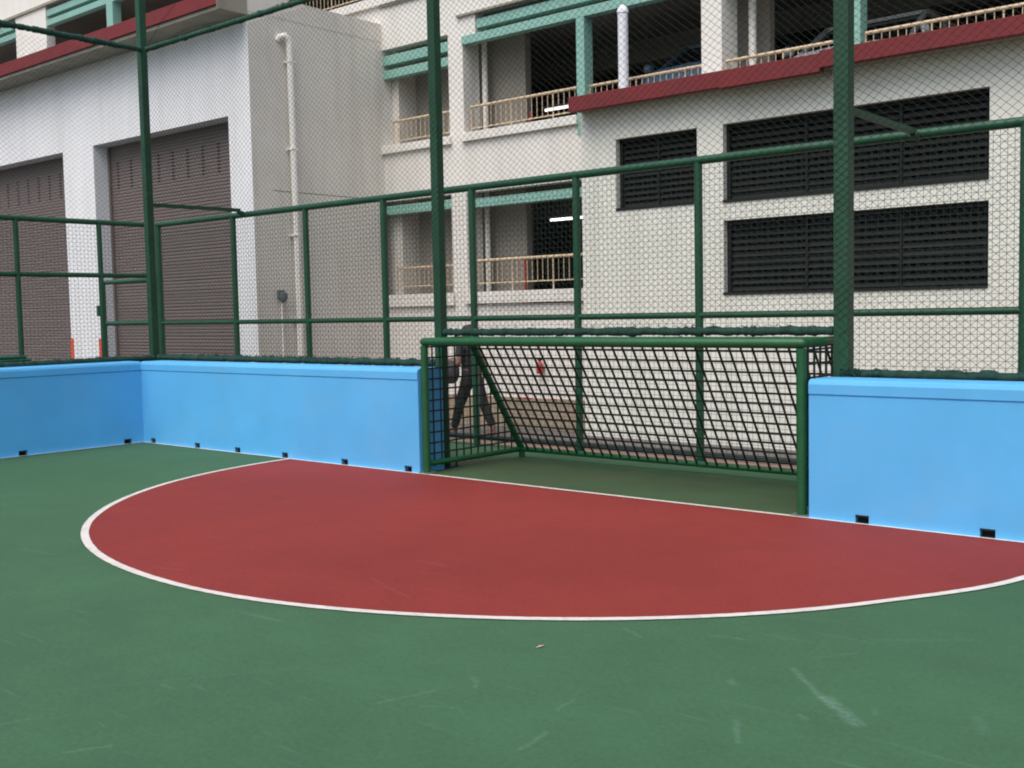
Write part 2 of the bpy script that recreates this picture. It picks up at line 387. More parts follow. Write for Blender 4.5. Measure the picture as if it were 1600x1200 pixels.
# gathered net at the pole feet
for (x, z0) in ((4.66,.0),(8.74,.95)):
    g = MB()
    for q in range(26):
        p = [(x+random.uniform(-.07,.09), PY-.06+random.uniform(-.05,.05), z0+random.uniform(.01,.10)) for _ in range(4)]; g.tube(p, .004, 4)
    g.build('net_tail', M['hem'], nb, fix=False)
nl = net('safety_net', 'netting on the left side above the shaded blue side wall', lambda s, z, d: Vector((-.37+.065+d*.5, .40-s, z)), 5.6, .97, TZ, lambda s: .985, 9.7, r=.0012)
hem(nl, lambda s,a,b: (-.37+a, .40-s, 1.0+b-.002*s), 5.5, 5.0, .044)
hem(nl, lambda s,a,b: (-.37+a, .40-s, TZ+b*.6), 5.5, 6.0, .036)
# loose strings by the top rail
tg = MB()
tg.tube([(-.3,PY,TZ+.03),(.05,PY,TZ+.28),(.35,PY,TZ+.42)], .0035, 4).tube([(.15,PY,TZ+.04),(.6,PY,TZ+.10),(1.2,PY,TZ+.06)], .003, 4)
tg.build('loose_string', M['net'], nb, fix=False)

# ------------------------------------------------------------------ outer mesh fence
FY, FX, FT = 1.90, -2.62, 2.88
def weld(root, posts, rails, panels, axis, base):
    """posts/rails/mesh panels along one axis ('x' or 'y')"""
    def pt(s, z): return (s, base, z) if axis == 'x' else (base, s, z)
    for s, r, z0, z1 in posts: MB().tube([pt(s, z0), pt(s, z1)], r, 14).build('post', M['green'], root)
    for s0, s1, z, r in rails: MB().tube([pt(s0, z), pt(s1, z)], r, 14).build('rail', M['goalmesh' if r == .0301 else 'green'], root)
    for s0, s1, z0, z1 in panels:
        mb = MB(); p = .0535; off = -.012
        def q(s, z, o): return (s, base+o, z) if axis == 'x' else (base-o, s, z)
        n = int((s1-s0)/p); st = (s1-s0)/n
        for i in range(1, n): mb.tube([q(s0+i*st, z0, off), q(s0+i*st, z1, off)], .0020, 3, cap=False, smooth=False)
        m = int((z1-z0)/p); st = (z1-z0)/m
        for i in range(1, m): mb.tube([q(s0, z0+i*st, off-.0035), q(s1, z0+i*st, off-.0035)], .0020, 3, cap=False, smooth=False)
        mb.build('mesh_panel', M['wire'], root, fix=False)
bf = thing('mesh_fence', (4,FY,0), 'back fence of green pipes and square wire mesh behind the goal', 'fence', 'outer pipe fences')
px = [-2.55, -.69, .86, 2.31, 3.745, 5.19, 6.625, 8.07, 9.515, 10.96, 12.4]
weld(bf, [(x, .046 if i == 0 else .040, -.02, FT-.02) for i, x in enumerate(px)],
     [(px[0]-.02, px[-1], FT, .040), (px[0], px[-1], 1.428, .031), (px[0], px[-1], .10, .0301)],
     [(a+.02, b-.02, .12, FT-.03) for a, b in zip(px, px[1:])], 'x', FY)
adopt(bf)
lf = thing('mesh_fence', (FX,-1,0), 'left side fence of green pipes and wire mesh in front of the shutters', 'fence', 'outer pipe fences')
py_ = [-5.9, -3.8, -2.0, -.20, 1.00, 1.86]
weld(lf, [(y, .036, -.02, FT-.01) for y in py_[:-1]],
     [(py_[0], 1.85, FT, .038), (py_[0], 1.85, 2.13, .034)],
     [(a+.02, b-.02, 2.15 if b > 1.5 else .12, FT-.03) for a, b in zip(py_, py_[1:])], 'y', FX)
adopt(lf)
gt = thing('low_gate', (-3.5,FY,-.4), 'low green mesh gate frame beyond the left fence corner', 'gate')
for x in (-4.2, -2.72): MB().tube([(x,FY,-.38),(x,FY,2.07)], .048, 12).build('gate_post', M['green'], gt)
for z in (2.08, 1.435, .3): MB().tube([(-4.2,FY,z),(-2.66,FY,z)], .036, 12).build('gate_rail', M['green'], gt)
gm = MB()
for i in range(1, 31): gm.tube([(-4.2+i*.05,FY-.01,.32),(-4.2+i*.05,FY-.01,2.06)], .0022, 3, cap=False)
for i in range(1, 36): gm.tube([(-4.18,FY-.014,.3+i*.05),(-2.7,FY-.014,.3+i*.05)], .0022, 3, cap=False)
gm.build('mesh_panel', M['wire'], gt, fix=False)
MB().box(-4.30,-4.23,FY-.06,FY,1.55,1.72).build('latch', M['green'], gt)
adopt(gt)

# ------------------------------------------------------------------ football goal
G0, G1, GZ, GT, GB = 4.80, 8.55, 1.235, .66, 1.42
gl = thing('football_goal', (6.67,0,0), 'low wide green steel goal with welded bar mesh set between the blue walls', 'goal')
yg = .035
for x in (G0, G1): MB().tube([(x,yg,.0),(x,yg,GZ-.036)], .036, 20).build('post', M['goalp'], gl)
MB().tube([(x,yg,GZ) for x in (G0-.038,G0-.034,G0-.022,G0,G1,G1+.022,G1+.034,G1+.038)], [.006,.020,.032,.038,.038,.032,.020,.006], 24).build('crossbar', M['goalp'], gl)
for x in (G0, G1):
    MB().tube([(x,yg+.05,GZ),(x,GT,GZ)], .036, 16).build('top_side_bar', M['goalp'], gl)
    MB().tube([(x,GT,GZ+.015),(x,GB,.09)], .036, 16).build('back_stay', M['goalp'], gl)
    MB().tube([(x,yg,.095),(x,GB,.085)], .026, 14).build('bottom_side_bar', M['goalp'], gl)
    MB().tube([(x,GB,.0),(x,GB,.10)], .032, 12).build('foot', M['goalp'], gl)
    MB().box(x-.07,x+.07,yg-.045,yg+.07,.009,.016).build('foot_plate', M['grey'], gl)
MB().tube([(G0,GB,.085),(G1,GB,.085)], .028, 16).build('bottom_back_bar', M['goalp'], gl)
MB().tube([(G0,GT,GZ),(G1,GT,GZ)], .028, 16).build('top_back_bar', M['goalp'], gl)
def flat(mb, a, b, r=.0085): mb.tube([a, b], r, 6, smooth=False)
# back mesh (slopes)
mb = MB(); d = Vector((0, GB-GT, .085-GZ)); L = d.length; n = 36; off = -.012
for i in range(1, n):
    x = G0+(G1-G0)*i/n; flat(mb, (x,GT+off,GZ-.01),(x,GB+off,.075), .0108)
rows = 13
for j in range(1, rows):
    p = Vector((0,GT,GZ))+d*(j/rows); flat(mb, (G0,p.y-.022,p.z),(G1,p.y-.022,p.z), .0100)
mb.build('back_mesh', M['goalmesh'], gl, fix=False)
# top mesh
mb = MB()
for i in range(1, n): x = G0+(G1-G0)*i/n; flat(mb, (x,yg,GZ),(x,GT,GZ))
for j in range(1, 6): y = yg+(GT-yg)*j/6; flat(mb, (G0,y,GZ+.008),(G1,y,GZ+.008))
mb.build('top_mesh', M['goalmesh'], gl, fix=False)
for x in (G0, G1):
    mb = MB(); ys = [yg+i*.102 for i in range(1, 14)]
    for y in ys:
        zt = GZ if y <= GT else GZ-(y-GT)/(GB-GT)*(GZ-.085)
        flat(mb, (x,y,.06),(x,y,zt))
    for j in range(1, 12):
        z = .085+j*.1
        ye = GT+(GZ-z)/(GZ-.085)*(GB-GT)
        flat(mb, (x+.012,yg,z),(x+.012,ye,z))
    mb.build('side_mesh', M['goalmesh'], gl, fix=False)
adopt(gl)

# ------------------------------------------------------------------ car park building
YM, TH = 6.45, .22
cp = thing('car_park_building', (2,YM,-.4), 'cream multi storey car park with teal beams and dark open decks', 'building')
def wall(mb, x0, x1, z0, z1, y0=YM, th=TH): mb.box(x0, x1, y0, y0+th, z0, z1)
XL, XR = -30., 18.
w = MB()
wall(w, -2.47, 2.16, -.4, 1.62)
wall(w, -.85, -.50, 1.62, 3.5); wall(w, -2.47, 2.16, 3.50, 4.33); w.box(2.10, 2.16, YM, YM+TH, 1.62, 3.5)
wall(w, 2.16, XR, 3.55, 4.45)
wall(w, XL, XR, 6.42, 6.93); wall(w, -2.47, -.52, 6.16, 6.42)
wall(w, -.85, -.52, 4.33, 6.16); wall(w, -.52, -.23, 6.07, 6.42)
wall(w, XL, -2.47, 3.5, 6.42)
wall(w, 4.01, 4.33, 4.45, 6.42)
wall(w, XL, XR, 9.28, 9.9)
wall(w, -16.0, -14.42, 7.1, 9.28); wall(w, -6.0, -5.6, 7.1, 9.28); wall(w, 1.6, 2.0, 7.1, 9.28)
w.build('wall', M['white'], cp)
# returns of the piers (their depth)
for q in ((-.84,-.535,YM+TH,YM+.42,1.62,3.5),(-.84,-.535,YM+TH,YM+.42,4.47,6.16),(4.02,4.325,YM+TH,YM+.45,4.45,6.42)): MB().box(*q).build('pier', M['white'], cp)
# sill bands stand 6 cm proud
for x0, x1, z0, z1 in ((-2.47,-.80,1.62,1.84),(-.55,2.16,1.64,1.84),(-2.47,-.80,4.33,4.465),(-.55,1.86,4.335,4.475),(XL,XR,6.93,7.09)):
    MB().box(x0, x1, YM-.07, YM+.25, z0, z1).build('sill', M['white'], cp, bevel=.008)
# painted shadow lines in olive under the upper sill and over the openings
MB().box(-.62,12,YM-.05,YM+.02,6.385,6.42).build('shadow_line', M['soffit_shade'], cp)
MB().box(XL,-2.2,YM-.05,YM+.02,9.22,9.28).build('shadow_line', M['soffit_shade'], cp)
MB().box(-2.47,XR,YM-.045,YM+.0,6.893,6.928).build('shadow_line', M['soffit_shade'], cp)
# teal louvre beams
def teal(x0, x1, z0, z1, y=YM, d=.16): MB().box(x0, x1, y, y+d, z0, z1).build('teal_beam', M['teal'], cp, bevel=.004)
teal(-2.46,-.86,5.89,6.055,YM+.02); teal(-2.46,-.86,5.655,5.80,YM+.02)
teal(-.22,4.0,6.155,6.30,YM+.02); teal(-.53,4.0,5.93,6.068,YM-.015)
teal(4.34,XR,6.155,6.30,YM+.02); teal(4.34,XR,5.93,6.068,YM-.015)
teal(-2.46,-.86,3.265,3.42,YM+.02); teal(-.49,2.08,3.24,3.385,YM+.02)
for x0, x1 in ((-28,-16.01),(-14.41,-6.01),(-5.59,1.59)):
    teal(x0, x1, 8.98, 9.13, YM+.02); teal(x0, x1, 8.74, 8.88, YM+.0)
def tpost(x0, x1, z0, z1, d=.22, y=YM-.02): MB().box(x0, x1, y, y+d, z0, z1).build('teal_post', M['teal'], cp, bevel=.004)
tpost(1.845,1.995,4.18,5.925); tpost(6.17,6.31,4.5,5.925); tpost(-11.57,-11.30,7.09,8.735); tpost(10.5,10.64,4.5,5.925)
# decks, ceilings, deep walls
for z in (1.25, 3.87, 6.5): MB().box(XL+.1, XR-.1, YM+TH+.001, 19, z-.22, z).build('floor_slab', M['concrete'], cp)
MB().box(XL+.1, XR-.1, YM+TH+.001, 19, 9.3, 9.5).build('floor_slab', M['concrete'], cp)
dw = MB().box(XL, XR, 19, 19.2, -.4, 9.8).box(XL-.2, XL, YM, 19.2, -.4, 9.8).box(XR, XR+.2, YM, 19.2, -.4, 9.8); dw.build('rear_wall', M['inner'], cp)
# deck downstand beams seen from below
for y in (9.5, 13.0):
    for z in (3.65, 6.28, 9.3): MB().box(XL+.2, XR-.2, y, y+.4, z-.4, z-.001).build('deck_beam', M['concrete'], cp)
# partitions just behind the openings
MB().box(-2.3,.27,7.12,7.27,3.875,6.27).build('partition', M['inner'], cp)
MB().box(-2.3,.24,7.12,7.27,1.255,3.64).build('partition', M['inner'], cp)
for z0, z1 in ((1.255,3.64),(3.875,6.27)): MB().box(-3.6,-2.30,YM+.23,7.27,z0,z1).build('partition', M['beige'], cp)
MB().box(3.9,4.62,7.3,7.45,3.875,6.27).build('partition', M['inner'], cp)
for x in (-.2+1.2, 6.6, 12.0):
    MB().box(x+.8,x+1.3,11.5,12.1,1.255,3.64).build('deck_column', M['concrete'], cp)
    MB().box(x+.8,x+1.3,11.5,12.1,3.875,6.27).build('deck_column', M['concrete'], cp)
# vertical service pipes behind the railings
MB().tube([(-.47,6.93,1.26),(-.47,6.93,3.64)], .045, 12).build('drainpipe', M['pipe'], cp)
MB().tube([(-.46,6.93,3.88),(-.46,6.93,6.26)], .05, 12).build('drainpipe', M['pipe'], cp)
MB().tube([(4.52,6.98,3.88),(4.52,6.98,6.26)], .055, 12).build('drainpipe', M['pipe'], cp)
MB().tube([(.25,7.05,1.26),(.25,7.05,2.42)], .02, 8).build('red_pipe', M['redp'], cp)
MB().tube([(.43,7.05,3.88),(.43,7.05,4.78)], .022, 8).build('red_pipe', M['redp'], cp)
# railings
def railing(x0, x1, ztop, zbot, zfeet, y=YM+.10, bal=.104, posts=.85, cat='railing'):
    mb = MB(); mb.tube([(x0,y,ztop),(x1,y,ztop)], .024, 8); mb.tube([(x0,y,zbot),(x1,y,zbot)], .011, 6)
    n = max(2, int((x1-x0)/bal))
    for i in range(n+1):
        x = x0+(x1-x0)*i/n; big = (i % 8 == 0)
        mb.tube([(x,y,zfeet if big else zbot),(x,y,ztop)], .012 if big else .0060, 6, cap=False)
    return mb.build('railing', M['rail'], cp, fix=False)
railing(-2.31,-.86,4.905,4.56,4.44); railing(-.44,1.83,4.915,4.56,4.44); railing(2.01,4.0,4.90,4.5,4.2)
railing(4.34,6.16,4.90,4.5,4.2); railing(6.33,10.49,4.93,4.5,4.2); railing(10.65,17.5,4.93,4.5,4.2)
railing(-2.31,-.86,2.31,1.98,1.83); railing(-.47,2.09,2.36,1.98,1.83)
railing(-14.3,-6.05,7.6,7.2,7.08); railing(-5.55,1.55,7.6,7.2,7.08)
# tan dado
MB().box(-2.46,2.15,YM-.03,YM-.001,-.4,.10).build('dado', M['tan'], cp)
for x, l in ((-.9,.10),(-.25,.22),(.55,.30),(1.25,.12)): MB().box(x, x+l, YM-.034, YM-.030, .085, .104).build('red_paint_mark', M['redp'], cp)
# ---- lower annex with louvred openings and the red ledge
YA = 6.07
an = MB()
wins = [(2.80,4.15,2.93,3.96),(4.55,7.99,2.91,3.96),(4.55,7.99,1.665,2.67)]
xs = [2.18,2.80,4.15,4.55,7.99,16.]
zs = [-.4,1.665,2.67,2.91,2.93,3.96,4.4]
for i in range(5):
    for j in range(6):
        xa, xb, za, zb = xs[i], xs[i+1], zs[j], zs[j+1]
        if any(xa >= q[0]-.001 and xb <= q[1]+.001 and za >= q[2]-.001 and zb <= q[3]+.001 for q in wins): continue
        an.box(xa, xb, YA, YA+.2, za, zb)
an.box(2.18,2.30,YA+.2,YM,-.4,4.4).box(2.18,16,YA,YM+.02,4.402,4.47)
an.build('annex_wall', M['whiteb'], cp)
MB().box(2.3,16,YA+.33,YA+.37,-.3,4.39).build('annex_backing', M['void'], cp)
def louvre(x0, x1, z0, z1, mull):
    fr = MB(); y = YA+.10
    fr.box(x0,x1,YA-.02,y+.08,z0-.0,z0+.035); fr.box(x0+.012,x1,y,y+.06,z1-.05,z1); fr.box(x0+.0,x0+.045,y,y+.06,z0+.035,z1); fr.box(x1-.03,x1,y,y+.06,z0+.035,z1-.05)
    for m in mull: fr.box(m-.014,m+.014,y+.004,y+.06,z0+.035,z1-.05)
    f = fr.build('louvre_window', M['louvre'], cp)
    edges = [x0+.045]+list(mull)+[x1-.03]
    for a, b in zip(edges, edges[1:]):
        s = MB(); n = int((z1-z0-.09)/.084); st = (z1-z0-.09)/n
        for i in range(n):
            z = z0+.045+st*(i+.5); s.bar((a+.02,y+.045,z),(b-.02,y+.045,z), .104, .008, up=(0,-.80,.60))
        s.build('slats', M['louvre'], f)
    return f
louvre(2.80,4.15,2.93,3.96,[3.46]); louvre(4.55,7.99,2.91,3.96,[5.70,6.93]); louvre(4.55,7.99,1.665,2.67,[5.70,6.93])
for x0, x1, y, z0, z1 in ((2.19,4.70,5.75,4.385,4.598),(4.70,6.10,5.70,4.36,4.585),(6.10,16,5.68,4.405,4.61)):
    MB().box(x0, x1, y, y+.13, z0, z1).build('red_ledge', M['redledge'], cp, bevel=.006)
    MB().box(x0+.01, x1, y+.131, YA-.001, z0+.02, z1-.01).build('ledge_soffit', M['soffit_shade'], cp)
    MB().box(x0+.01, x1, YA, YM+.05, 4.472, z1-.012).build('ledge_top', M['concrete'], cp)
adopt(cp)
vp = thing('vent_pipe', (2.84,6.30,4.6), 'bright white capped vent pipe standing on the red ledge', 'pipe')
MB().tube([(2.83,6.25,4.475),(2.83,6.25,5.78)], .075, 18).build('pipe', M['pipew'], vp)
MB().tube([(2.83,6.25,5.78),(2.83,6.25,5.83),(2.83,6.25,5.87),(2.83,6.25,5.90)], [.085,.08,.055,.018], 18).build('cap', M['pipew'], vp)
adopt(vp)

# ------------------------------------------------------------------ shutter block on the left
YS, SX = 3.58, -2.47
sb = thing('shutter_block', (-8,YS,-.4), 'white loading block with tall brown roller shutters left of the car park', 'building')
s = MB(); TOP = 6.30
s.box(-3.06,SX-.003,YS,YS+.4,-.4,TOP)
s.box(-8.44,-7.31,YS,YS+.4,-.4,4.745); s.box(-14.3,-13.1,YS,YS+.4,-.4,4.745); s.box(-30,-20,YS,YS+.4,-.4,4.745)
s.box(-30,-3.06,YS,YS+.4,4.745,TOP)
s.build('front_wall', M['whitel'], sb)
# parapet and roof behind the red band
MB().box(-30,SX-.01,YS+.0,YM-.001,6.302,6.52).build('roof', M['concrete'], sb)
sd = MB(); sd.box(SX-.2,SX-.001,YS+.401,YM-.002,-.4,3.52); sd.box(SX-.2,SX,YS+.401,YM-.002,3.535,6.30); sd.box(SX-.002,SX,YS+.002,YS+.4,-.4,6.30); sd.box(SX-.2,SX,YS+.001,YM-.002,6.302+.22,6.62)
sd.box(SX-.20,SX-.03,YS+.4,YM-.002,3.52,3.535)
sd.build('side_wall', M['beige'], sb)
MB().box(SX-.009,SX+.004,YS+.0,YM-.002,6.302,6.521).build('side_wall_band', M['beige'], sb)
MB().box(-30,SX,3.02,YS-.001,6.30,6.525).build('red_ledge', M['redledge'], sb, bevel=.006)
MB().box(SX+.0005,SX+.012,3.015,YS-.001,6.24,6.53).build('ledge_end', M['soffit_shade'], sb)
MB().box(-30,SX-.01,3.06,YS-.002,6.24,6.299).build('ledge_soffit', M['soffit_shade'], sb)
def shutter(x0, x1, nx):
    y = YS+.33; m = MB(); z = -.4
    while z < 4.72:
        m.face([(x0,y,z),(x1,y,z),(x1,y-.012,z+.014),(x0,y-.012,z+.014)])
        m.face([(x0,y-.012,z+.014),(x1,y-.012,z+.014),(x1,y-.012,z+.042),(x0,y-.012,z+.042)])
        m.face([(x0,y-.012,z+.042),(x1,y-.012,z+.042),(x1,y,z+.058),(x0,y,z+.058)])
        z += .058
    v = MB(); n = int((x1-x0-.4)/.42)
    for i in range(n):
        x = x0+.3+i*(x1-x0-.6)/(n-1)
        for k in range(9):
            z = 3.932+k*.058*1.0+.0; v.box(x-.035, x+.035, y-.016, y-.0115, z-.4+.4+.012, z+.038)
    nv = len(m.v); nf = len(m.f); m.v += v.v; m.f += [tuple(i+nv for i in f) for f in v.f]; m.sm += v.sm
    o = m.build('roller_shutter', M['shutter'], sb, fix=False); o.data.materials.append(M['slot'])
    for p in o.data.polygons[nf:]: p.material_index = 1
    for xa in (x0, x1-.06): MB().box(xa,xa+.06,y-.05,y+.01,-.4,4.7).build('guide_rail', M['shutter'], o)
shutter(-7.31,-3.06,9); shutter(-13.1,-8.44,10); shutter(-20,-14.3,10)
for x in (-8.44, -7.40):
    MB().box(x-.012 if x < -8 else x, x+.09 if x < -8 else x+.102, YS-.008, YS+.0, -.4, 1.14).build('corner_guard', M['orange'], sb)
MB().box(-7.311,-7.300,YS+.001,YS+.10,-.4,1.14).build('corner_guard', M['orange'], sb)
MB().tube([(SX-.01,4.17,5.95),(SX+.04,4.19,6.0),(SX+.09,4.24,6.02),(SX+.10,4.30,5.97),(SX+.10,4.32,5.88),(SX+.10,4.36,-.3)], .053, 14).build('drainpipe', M['pipe'], sb)
for z in (5.6,4.2,2.8,1.4): MB().box(SX,SX+.155,4.27,4.40,z,z+.022).build('pipe_bracket', M['pipe'], sb)
MB().tube([(SX+.03,4.05,.0),(SX+.03,4.05,1.72)], .016, 8).build('conduit', M['pipe'], sb)
adopt(sb)
wl = thing('wall_lamp', (SX,4.03,1.8), 'small grey lamp on the shaded side wall beside the drainpipe', 'lamp')
MB().box(SX+.001,SX+.05,3.98,4.10,1.78,1.92).build('bracket', M['grey'], wl, bevel=.01)
MB().tube([(SX+.09,4.04,1.88),(SX+.09,4.04,1.80),(SX+.09,4.04,1.72)], [.055,.075,.03], 12).build('lamp_head', M['grey'], wl)
adopt(wl)

# ------------------------------------------------------------------ lights in the decks
def tubelight(x0, x1, y, z, label):
    r = thing('fluorescent_light', ((x0+x1)/2,y,z), label, 'light', 'tube lights under the decks')
    MB().box(x0-.03,x1+.03,y-.04,y+.04,z+.025,z+.07).build('housing', M['white'], r)
    MB().tube([(x0,y,z),(x1,y,z)], .022, 8).build('tube', M['tube'], r)
    MB().box((x0+x1)/2-.01,(x0+x1)/2+.01,y-.01,y+.01,z+.07,z+.6).build('hanger', M['grey'], r)
    adopt(r)
tubelight(-.72,.55,9.0,3.185,'lit white tube light in the lower deck left of the louvres')
tubelight(-.80,.10,9.0,5.215,'lit white tube light seen through the upper railing beside the red ledge')

# ------------------------------------------------------------------ cars
def car(name, loc, paint, label, tall=0.0):
    r = thing(name, loc, label, 'car', 'cars parked nose out on the upper deck')
    def P(x, y, z): return (x, y, z)
    # body: cross sections along y (nose at 0), half width, z bottom, z shoulder
    secs = [(0.00,.70,.28,.62),(.12,.82,.22,.78),(.55,.87,.20,.90+tall),(1.15,.88,.20,1.00+tall),(3.4,.88,.20,1.02+tall),(4.1,.84,.24,1.0+tall),(4.35,.74,.34,.85+tall)]
    m = MB(); rings = []
    for y, w, z0, z1 in secs:
        k = len(m.v); h = z1-z0
        for (x, z) in ((-w*.9,z0),(-w,z0+.2*h),(-w,z0+.72*h),(-w*.93,z0+.93*h),(-w*.7,z1),(0,z1+.03),(w*.7,z1),(w*.93,z0+.93*h),(w,z0+.72*h),(w,z0+.2*h),(w*.9,z0)): m.v.append((x,y,z))
        rings.append(k)
    for a, b in zip(rings, rings[1:]):
        for j in range(11):
            j2 = (j+1) % 11; m.f.append((a+j,a+j2,b+j2,b+j)); m.sm.append(j < 10)
    m.f.append(tuple(range(rings[0], rings[0]+11))[::-1]); m.sm.append(False); m.f.append(tuple(range(rings[-1], rings[-1]+11))); m.sm.append(False)
    m.build('body', paint, r)
    t = 1.50+tall; s = 1.0+tall
    # roof + pillars
    c = MB(); A = [(-.72,1.75,t-.03),(.72,1.75,t-.03),(.70,3.2,t),(-.70,3.2,t)]
    c.face(A, True); c.face([(x,y,z-.05) for x,y,z in A][::-1], True)
    for (x0,y0),(x1,y1) in (((-.80,1.02),(-.72,1.75)),((.80,1.02),(.72,1.75)),((-.80,4.05),(-.70,3.2)),((.80,4.05),(.70,3.2)),((-.84,2.45),(-.73,2.45)),((.84,2.45),(.73,2.45))):
        c.bar((x0,y0,s),(x1,y1,t-.03), .07, .05)
    c.bar((-.72,1.75,t-.035),(.72,1.75,t-.035), .06, .05); c.bar((-.70,3.2,t-.02),(.70,3.2,t-.02), .06, .05)
    c.bar((-.72,1.75,t-.035),(-.70,3.2,t-.02), .06, .06); c.bar((.72,1.75,t-.035),(.70,3.2,t-.02), .06, .06)
    c.build('roof', paint, r)
    MB().face([(-.78,1.04,s),(.78,1.04,s),(.70,1.74,t-.06),(-.70,1.74,t-.06)]).build('windscreen', M['glass'], r)
    MB().face([(.78,4.03,s),(-.78,4.03,s),(-.68,3.22,t-.05),(.68,3.22,t-.05)]).build('rear_window', M['glass'], r)
    for sx in (-1,1):
        MB().face([(sx*.80,1.08,s),(sx*.83,3.95,s),(sx*.71,3.2,t-.06),(sx*.72,1.76,t-.06)]).build('side_window', M['glass'], r)
        MB().box(sx*.78-.16,sx*.78+.16,-.02+.06,.14,.60,.74).build('headlight', M['chrome'], r, bevel=.03) if False else MB().tube([(sx*.60,.02,.60),(sx*.60,.10,.62)], [.09,.11], 14).build('headlight', M['chrome'], r)
        MB().tube([(sx*.93,1.0,1.05+tall),(sx*1.03,1.02,1.07+tall)], [.05,.08], 10).build('mirror', paint, r)
        for y in (.85, 3.45):
            wh = MB().tube([(sx*.70,y,.31),(sx*.90,y,.31)], .31, 24).build('wheel', M['tyre'], r)
            MB().tube([(sx*.895,y,.31),(sx*.91,y,.31)], .19, 16).build('rim', M['chrome'], wh)
    MB().box(-.45,.45,-.015,.03,.40,.56).build('grille', M['glass'], r)
    MB().bar((-.30,.0,.78),(.30,.0,.78), .02, .03).build('badge_strip', M['chrome'], r) if False else None
    return r
car('parked_car', (3.20,6.88,3.87), M['carblue'], 'dark blue car behind the upper railing right of the white vent pipe', .40)
car('parked_car', (5.66,6.78,3.87), M['carwhite'], 'white car behind the upper railing by the tall right hand pole', .24)

# ------------------------------------------------------------------ small things
hz = thing('hazard_lamp', (-.95,7.0,2.2), 'round orange lamp above the lower railing, half behind the white pier', 'lamp')
MB().tube([(-.90,6.62,2.27),(-.90,6.62,2.36)], .03, 10).build('stand', M['grey'], hz)
MB().tube([(-.90,6.62,2.34),(-.90,6.62,2.37),(-.90,6.62,2.43),(-.90,6.62,2.50),(-.90,6.62,2.53)], [.03,.07,.09,.06,.015], 14).build('lens', M['orange2'], hz)
adopt(hz)
ex = thing('fire_extinguisher', (1.07,6.40,.5), 'small red extinguisher hanging on the cream wall, seen through the goal', 'extinguisher')
MB().tube([(1.08,6.36,.50),(1.08,6.36,.52),(1.08,6.36,.64),(1.08,6.36,.68),(1.08,6.36,.71)], [.045,.055,.055,.035,.018], 14).build('cylinder', M['redp'], ex)
MB().box(1.055,1.105,6.33,6.39,.71,.74).build('valve', M['void'], ex)
MB().box(1.05,1.11,6.415,6.448,.55,.60).build('bracket', M['grey'], ex)
adopt(ex)
bn = thing('wheelie_bin', (-2.1,-1.0,0), 'green plastic bin behind the shaded blue wall at the far left', 'bin')
b = MB(); bx, by = -1.95, -.92
b.f.append((0,1,2,3)); b.sm.append(False); b.v += [(bx-.24,by-.30,.06),(bx+.24,by-.30,.06),(bx+.24,by+.28,.06),(bx-.24,by+.28,.06)]
k = len(b.v); b.v += [(bx-.29,by-.36,.99),(bx+.29,by-.36,.99),(bx+.29,by+.36,.99),(bx-.29,by+.36,.99)]
for i in range(4): b.f.append((i,(i+1)%4,k+(i+1)%4,k+i)); b.sm.append(False)
b.build('bin_body', M['bin'], bn, bevel=.02)
ld = MB(); ld.box(bx-.31,bx+.31,by-.38,by+.38,.992,1.02); ld.box(bx-.27,bx+.27,by-.34,by+.34,1.021,1.06); ld.build('lid', M['bin'], bn, bevel=.015)
MB().tube([(bx-.25,by+.42,.96),(bx+.25,by+.42,.96)], .016, 8).build('handle', M['bin'], bn)
for sx in (-1,1): MB().tube([(bx+sx*.22,by+.30,.10),(bx+sx*.27,by+.30,.10)], .10, 16).build('wheel', M['tyre'], bn)
adopt(bn)
lf_ = MB(); lf_.face([(8.947,-3.475,.003),(8.962,-3.462,.006),(8.960,-3.43,.005),(8.950,-3.422,.003),(8.942,-3.442,.004)])
tag(lf_.build('fallen_leaf', M['leaf'], fix=False), 'tiny dry leaf lying on the green floor in front of the red area', 'leaf')

# ------------------------------------------------------------------ person beyond the fence
GR = -.392
def skin(name, chains, m, parent, sub=2):
    """chains: list of lists of (x,y,z,r); points shared by equal coordinates"""
    bm = bmesh.new(); lay = bm.verts.layers.skin.verify(); vs = {}
    first = True
    for ch in chains:
        prev = None
        for (x, y, z, r) in ch:
            k = (round(x,4), round(y,4), round(z,4))
            if k not in vs:
                v = bm.verts.new((x,y,z)); v[lay].radius = (r, r); v[lay].use_root = first; first = False; vs[k] = v
            v = vs[k]
            if prev is not None and prev is not v and bm.edges.get((prev, v)) is None: bm.edges.new((prev, v))
            prev = v
    me = bpy.data.meshes.new(name); bm.to_mesh(me); bm.free(); me.materials.append(m)
    o = bpy.data.objects.new(name, me); COL.objects.link(o); o.parent = parent
    sk = o.modifiers.new('Skin', 'SKIN'); sk.use_smooth_shade = True
    o.modifiers.new('Sub', 'SUBSURF').levels = sub; o.modifiers[-1].render_levels = sub
    return o
pe = thing('person', (.70,5.15,GR), 'person in dark trousers walking left behind the fence, hair dark, carrying a grey bag', 'person')
X0, Y0 = .70, 5.15
def q(dx, dy, h): return (X0+dx, Y0+dy, GR+h)
pelvis = (*q(.02,0,.93), .125)
spine = [pelvis, (*q(.0,0,1.08),.115), (*q(-.03,0,1.25),.135), (*q(-.05,0,1.38),.11), (*q(-.05,0,1.47),.055), (*q(-.06,0,1.55),.06), (*q(-.065,0,1.62),.088), (*q(-.05,0,1.67),.070)]
def leg(sy, knee, ank, toe):
    return [pelvis, (*q(.02,sy*.09,.86),.095), (*knee,.062), (*ank,.042), (*toe[0],.045), (*toe[1],.032)]
legL = leg(-1, q(-.15,-.10,.50), q(-.29,-.10,.10), (q(-.34,-.10,.055), q(-.43,-.10,.045)))
